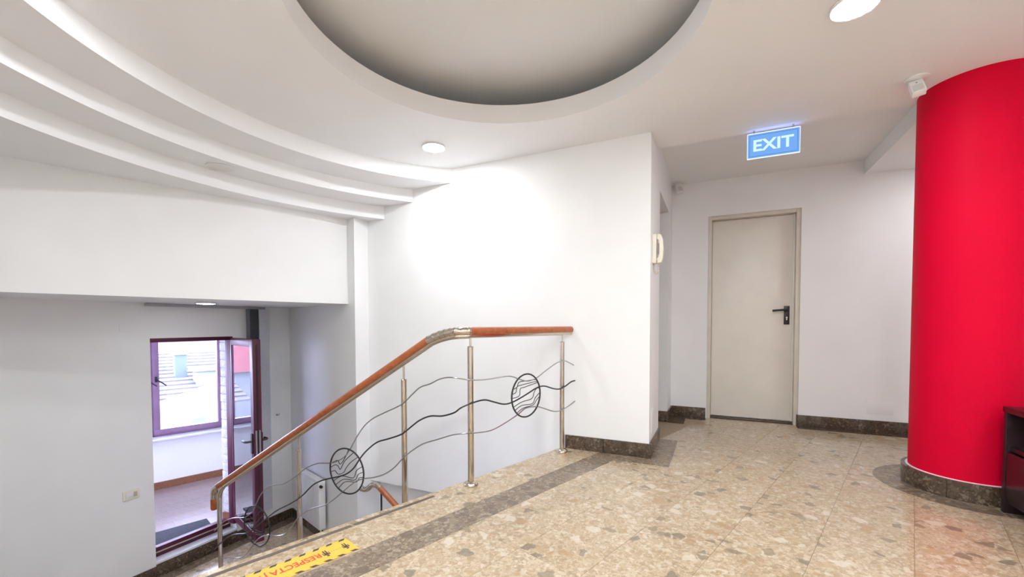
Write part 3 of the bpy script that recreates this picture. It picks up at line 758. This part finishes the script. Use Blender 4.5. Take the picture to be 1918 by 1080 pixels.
# rail end turning down
dl = (slope_bot - slope_top).normalized()
endc = bezier(slope_bot, slope_bot + dl * .05, slope_bot + Vector((-.075, 0, -.035)), slope_bot + Vector((-.075, 0, -.125)), 12)
MB().tube(rp(endc), .0262, 20).build('elbow', CHROME, rl)
MB().tube(rp([endc[-1], endc[-1] + Vector((0, 0, -.085)), endc[-1] + Vector((0, 0, -.097)), endc[-1] + Vector((0, 0, -.10))]), .0265, 20, radii=[.0265, .0265, .021, .008]).build('rail_tip', RAILW, rl)
# posts
def post(x, y, zb, zt, zr, flange=True, pin=True):
    p = MB().tube(rp([(x, y, zb), (x, y, zt)]), .0188, 20).build('post', CHROME, rl)
    if pin:
        MB().tube(rp([(x, y, zt), (x, y, zr)]), .0065, 12).build('pin', CHROME, p)
        MB().lathe([(.0188, zt - .002), (.0195, zt), (.017, zt + .004), (.006, zt + .005)], RO + Vector((x, y, 0)), 20).build('cap', CHROME, p)
    if flange:
        MB().lathe([(.045, zb), (.046, zb + .006), (.040, zb + .018), (.026, zb + .026), (.0195, zb + .027)], RO + Vector((x, y, 0)), 28).build('flange', CHROME, p)
    return p
pa = B(RN, toB(-1.076, 3.173)[1]); pb = B(RN, toB(-1.367, 2.273)[1])
post(pa.x, pa.y, 0.001, .862, .925); post(pb.x, pb.y, 0.001, .862, .925)
def tread_z(x):
    k = math.ceil((edge_x(RY) - .013 - x) / .311); return -0.17625 * min(k, 8) if k < 8 else ZL
for x in (-1.841, -2.857):
    post(x, RY, tread_z(x), rz_(x) - .145, rz_(x) - .03)
xe = -3.868
pl_ = bezier((xe, RY, rz_(xe) - .16), (xe, RY, rz_(xe) - .06), (xe + .02, RY, rz_(xe) - .035), slope_bot + dn + Vector((.06, 0, .035)), 10)
MB().tube(rp([(xe, RY, ZL)] + pl_), .0185, 20).build('post', CHROME, rl)
# wavy rods
TOP=[(-1.018,3.282,0.674),(-1.042,3.209,0.704),(-1.059,3.153,0.718),(-1.088,3.064,0.705),(-1.126,2.944,0.659),(-1.160,2.839,0.614),(-1.187,2.754,0.602),(-1.213,2.673,0.622),(-1.246,2.567,0.654),(-1.309,2.373,0.652),(-1.347,2.254,0.660),(-1.404,2.196,0.675),(-1.479,2.196,0.676),(-1.545,2.196,0.661),(-1.612,2.196,0.629),(-1.693,2.196,0.601),(-1.764,2.196,0.544),(-1.843,2.196,0.480),(-1.987,2.196,0.414),(-2.091,2.196,0.364),(-2.172,2.196,0.301),(-2.242,2.196,0.216),(-2.313,2.196,0.114),(-2.365,2.196,0.063),(-2.438,2.196,0.023),(-2.505,2.196,0.003),(-2.588,2.196,-0.008),(-2.642,2.196,-0.021),(-2.752,2.196,-0.070),(-2.866,2.196,-0.150),(-2.983,2.196,-0.218),(-3.103,2.196,-0.253),(-3.196,2.196,-0.288),(-3.276,2.196,-0.359),(-3.326,2.196,-0.430),(-3.360,2.196,-0.484),(-3.394,2.196,-0.527),(-3.453,2.196,-0.565),(-3.495,2.196,-0.587),(-3.632,2.196,-0.618),(-3.756,2.196,-0.668),(-3.849,2.196,-0.736),(-3.906,2.196,-0.782)]
MID=[(-1.012,3.302,0.550),(-1.029,3.248,0.545),(-1.053,3.172,0.518),(-1.077,3.100,0.505),(-1.099,3.029,0.517),(-1.131,2.928,0.547),(-1.157,2.847,0.544),(-1.196,2.724,0.506),(-1.233,2.608,0.476),(-1.260,2.526,0.472),(-1.289,2.434,0.500),(-1.313,2.360,0.523),(-1.339,2.276,0.521),(-1.384,2.196,0.498),(-1.437,2.196,0.462),(-1.524,2.196,0.434),(-1.614,2.196,0.425),(-1.695,2.196,0.392),(-1.766,2.196,0.342),(-1.845,2.196,0.285),(-1.951,2.196,0.244),(-2.055,2.196,0.207),(-2.148,2.196,0.139),(-2.210,2.196,0.075),(-2.268,2.196,0.002),(-2.339,2.196,-0.050),(-2.426,2.196,-0.084),(-2.530,2.196,-0.116),(-2.606,2.196,-0.145),(-2.686,2.196,-0.190),(-2.799,2.196,-0.287),(-2.929,2.196,-0.369),(-3.078,2.196,-0.447),(-3.203,2.196,-0.532),(-3.300,2.196,-0.603),(-3.365,2.196,-0.654),(-3.466,2.196,-0.712),(-3.619,2.196,-0.755),(-3.726,2.196,-0.805),(-3.836,2.196,-0.885),(-3.912,2.196,-0.948)]
BOT=[(-1.012,3.303,0.386),(-1.041,3.210,0.356),(-1.071,3.118,0.337),(-1.099,3.029,0.346),(-1.147,2.879,0.400),(-1.167,2.816,0.412),(-1.196,2.724,0.413),(-1.218,2.658,0.384),(-1.260,2.526,0.344),(-1.297,2.408,0.320),(-1.336,2.286,0.328),(-1.364,2.196,0.342),(-1.449,2.196,0.324),(-1.559,2.196,0.284),(-1.673,2.196,0.242),(-1.768,2.196,0.182),(-1.836,2.196,0.128),(-1.911,2.196,0.054),(-1.988,2.196,0.002),(-2.079,2.196,-0.035),(-2.187,2.196,-0.063),(-2.270,2.196,-0.102),(-2.385,2.196,-0.190),(-2.473,2.196,-0.259),(-2.569,2.196,-0.318),(-2.677,2.196,-0.357),(-2.774,2.196,-0.410),(-2.845,2.196,-0.463),(-2.919,2.196,-0.547),(-2.994,2.196,-0.618),(-3.084,2.196,-0.652),(-3.176,2.196,-0.663),(-3.287,2.196,-0.706),(-3.369,2.196,-0.771),(-3.420,2.196,-0.830),(-3.506,2.196,-0.909),(-3.592,2.196,-0.946),(-3.768,2.196,-0.985),(-3.842,2.196,-1.027)]
for nm, pts, r, mt in (('wavy_rod', TOP, .0042, STEELW), ('wavy_rod', MID, .0052, BLACKM), ('wavy_rod', BOT, .0042, STEELW)):
    pts = [(p[0], min(p[1], 3.295), p[2]) for p in pts]
    MB().tube(rp(smooth_path(pts, 5)), r, 8).build(nm, mt, rl)
# rings with thin wavy wires
SQ = [[(597, 530), (612, 512), (625, 482), (680, 480), (742, 474)], [(585, 555), (605, 545), (612, 512), (640, 503), (745, 490)], [(588, 580), (625, 572), (632, 527), (660, 520), (750, 498)],
      [(588, 640), (640, 615), (705, 605), (722, 562), (740, 541), (758, 545)], [(600, 660), (640, 638), (708, 640), (728, 604), (757, 572)], [(608, 685), (650, 657), (713, 650), (735, 622), (757, 598)]]
SQ2 = [[(212, 335), (236, 318), (262, 305), (275, 328), (300, 300), (335, 240)], [(214, 365), (240, 340), (262, 342), (278, 362), (310, 300), (365, 252)], [(222, 392), (240, 378), (262, 398), (300, 380), (318, 345), (352, 300), (388, 275)],
       [(240, 440), (290, 405), (365, 403), (388, 350), (415, 322)], [(252, 462), (300, 425), (375, 415), (400, 372), (425, 352)], [(268, 482), (310, 440), (385, 425), (405, 395), (430, 385)]]
def ring(c, ax, sq, cc, rr, R=.150, drop=0.0):
    c = Vector(c); ax = Vector(ax); zz = Vector((0, 0, 1))
    pts = [c + ax * (R * math.cos(a)) + zz * (R * math.sin(a)) for a in (2 * pi * i / 48 for i in range(49))]
    o_ = MB().tube(rp(pts), .0056, 8, caps=False).build('ring', BLACKM, rl)
    for l in sq:
        q = []
        for x, y in l:
            u, v = (x - cc[0]) / rr[0], (cc[1] - y) / rr[1] + drop * (x - cc[0]) / rr[0]
            d = math.hypot(u, v)
            if d > .99: u, v = u / d * .99, v / d * .99
            q.append(c + ax * (R * u) + zz * (R * v))
        q[0] = c + (q[0] - c).normalized() * R if (q[0] - c).length > R * .75 else q[0]
        q[-1] = c + (q[-1] - c).normalized() * R if (q[-1] - c).length > R * .75 else q[-1]
        MB().tube(rp(smooth_path(q, 5)), .0027, 6).build('thin_wire', BLACKM, o_)
ring((-1.192, 2.738, .503), (SN, CN, 0), SQ, (670, 577), (90, 142))
ring((-2.337, 2.196, -.030), (1, 0, 0), SQ2, (321, 366), (114, 150), .160)
ring((-3.333, 2.196, -.622), (1, 0, 0), SQ2, (321, 366), (114, 150), .160)

# ---- railing of the lower flight
rl2 = empty('lower_railing', (-3.0, 3.1, ZL)); tag(rl2, 'wooden handrail with a curled steel end going down the stairwell', 'railing')
R2 = -Vector((-3.0, 3.1, ZL))
def rq(pts): return [Vector(p) + R2 for p in pts]
a_ = Vector((-2.868, 3.1, -.555)); b_ = Vector((-1.5, 3.1, -.555 - .70 * 1.368))
MB().tube(rq([a_, b_]), .0265, 18).build('handrail', RAILW, rl2)
cv = bezier(a_, a_ + Vector((-.05, 0, .035)), a_ + Vector((-.09, 0, .03)), a_ + Vector((-.13, -.0, -.01)), 8) + bezier(a_ + Vector((-.13, 0, -.01)), a_ + Vector((-.17, 0, -.05)), a_ + Vector((-.21, 0, -.05)), a_ + Vector((-.245, 0, -.035)), 8)[1:]
MB().tube(rq(cv), .027, 18).build('curled_end', CHROME, rl2)
MB().tube(rq([(-2.855, 3.1, ZL), (-2.855, 3.1, -.60)]), .009, 10).build('post', BLACKM, rl2)
MB().tube(rq([(-1.9, 3.1, -2.1), (-1.9, 3.1, -1.25)]), .009, 10).build('post', BLACKM, rl2)

# ================================================================== OUTSIDE THE WINDOW
ho = empty('neighbour_house', B(-14.2, 2.5, -5.0), -TH); tag(ho, 'pale house with a tiled roof and chimney outside the window', 'house')
def hb_(n0, n1, e0, e1, z0, z1): return MB().box(n0 + 14.2, n1 + 14.2, e0 - 2.5, e1 - 2.5, z0 + 5, z1 + 5)
Mg = Matrix.Translation((14.2, -2.5, 5)) 
gab = MB()
Mface = Matrix(((0, 0, 1, 0), (1, 0, 0, -2.5), (0, 1, 0, 5), (0, 0, 0, 1)))
gab.prism([(-1.5, -5), (6.5, -5), (6.5, .4), (-1.5, -2.22)], -.15, .15, Mface)
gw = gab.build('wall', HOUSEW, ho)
MB().prism([(-1.6, -2.25), (6.6, .43), (6.6, .55), (-1.6, -2.12)], -.2, .28, Mface).build('verge', HOUSEW, gw)
wn_ = MB().prism([(2.45, -1.75), (2.74, -1.70), (2.74, -1.50), (2.45, -1.53)], .14, .17, Mface).build('window', HOUSEB, gw)
nc = 15
for k in range(nc):
    t0, t1 = k / nc, (k + 1.06) / nc
    n0, n1 = -14.35 - 5.6 * t0, -14.35 - 5.6 * t1; z0, z1 = -1.25 + 1.26 * t0, -1.25 + 1.26 * t1
    v = [(n0 + 14.2, -4, z0 + 5), (n0 + 14.2, 6, z0 + 5), (n1 + 14.2, 6, z1 + 5), (n1 + 14.2, -4, z1 + 5)]
    v2 = [(a, b, c + .05) for a, b, c in v[:2]] + [(a, b, c + .005) for a, b, c in v[2:]]
    MB().add(v + v2, [(0, 1, 2, 3), (4, 5, 6, 7), (0, 1, 5, 4), (1, 2, 6, 5), (2, 3, 7, 6), (3, 0, 4, 7)]).build('tile_course', ROOFG, ho)
hb_(-20.05, -19.85, -1.5, 8.5, -.1, .08).build('ridge', HOUSEW, ho)
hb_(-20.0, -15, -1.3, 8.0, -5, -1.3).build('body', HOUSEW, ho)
ch = hb_(-17.25, -16.9, 2.56, 2.86, -1.0, .06).build('chimney', HOUSEB, ho)
hb_(-17.29, -16.86, 2.53, 2.89, .06, .13).build('chimney_cap', HOUSEW, ch)
dm = hb_(-16.6, -16, 2.95, 4.2, -1.2, -.42).build('dormer', HOUSEW, ho)
hb_(-16.7, -15.92, 2.85, 4.3, -.42, -.36).build('dormer_roof', HOUSEW, dm)
h2 = empty('red_roofed_house', B(-24, -4.5, -5), -TH); tag(h2, 'distant house with a red tiled roof mirrored in the door glass', 'house')
MB().box(-2, 2, -4, 4, 0, 4.0).build('wall', HOUSEW, h2)
MB().add([(2.3, -4.3, 3.9), (2.3, 4.3, 3.9), (0, 4.3, 5.2), (0, -4.3, 5.2), (-2.3, -4.3, 3.9), (-2.3, 4.3, 3.9)], [(0, 1, 2, 3), (3, 2, 5, 4), (0, 3, 4), (1, 5, 2), (0, 4, 5, 1)]).build('roof', ROOFR, h2)
for k in range(5): MB().box(1.99, 2.03, -3.4 + 1.6 * k, -2.7 + 1.6 * k, 2.2, 3.4).build('window', HOUSEB, h2)
h3 = empty('far_house', B(-34, 6, -5), -TH); tag(h3, 'hazy white house behind the tiled roof', 'house')
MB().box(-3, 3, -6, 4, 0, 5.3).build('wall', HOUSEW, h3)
MB().add([(3.3, -6.3, 5.2), (3.3, 4.3, 5.2), (0, 4.3, 6.4), (0, -6.3, 6.4), (-3.3, -6.3, 5.2), (-3.3, 4.3, 5.2)], [(0, 1, 2, 3), (3, 2, 5, 4), (0, 3, 4), (1, 5, 2), (0, 4, 5, 1)]).build('roof', HOUSEW, h3)
MB().box(.5, 1.1, -1, -.4, 5.8, 7.0).build('chimney', HOUSEB, h3)
tr = empty('bare_tree', B(-12.6, 3.15, -5)); tag(tr, 'bare tree branches in front of the pale house', 'tree')
tk = MB().tube([(0, 0, 0), (.05, .1, 2), (-.02, .05, 3.3)], .06, 8, radii=[.09, .06, .035]).build('trunk', BARK, tr)
for k in range(9):
    a = k * 2.1; z0 = 2.2 + .13 * k; ln_ = .9 - .04 * k
    p = [(.0, .05, z0), (.3 * ln_ * math.cos(a), .05 + .3 * ln_ * math.sin(a), z0 + .25), (.75 * ln_ * math.cos(a + .2), .05 + .75 * ln_ * math.sin(a + .2), z0 + .55), (1.0 * ln_ * math.cos(a + .35), .05 + ln_ * math.sin(a + .35), z0 + 1.0)]
    MB().tube(smooth_path(p, 4), .015, 5, radii=[.018 * (1 - i / 14) for i in range(13)]).build('branch', BARK, tr)
gd = MB().box(-60, -7.7, -30, 40, -5.3, -5.0, MBt).build('ground', simple('grey_ground', (.45, .45, .46), .9), None); S(gd, 'pale ground between the houses')
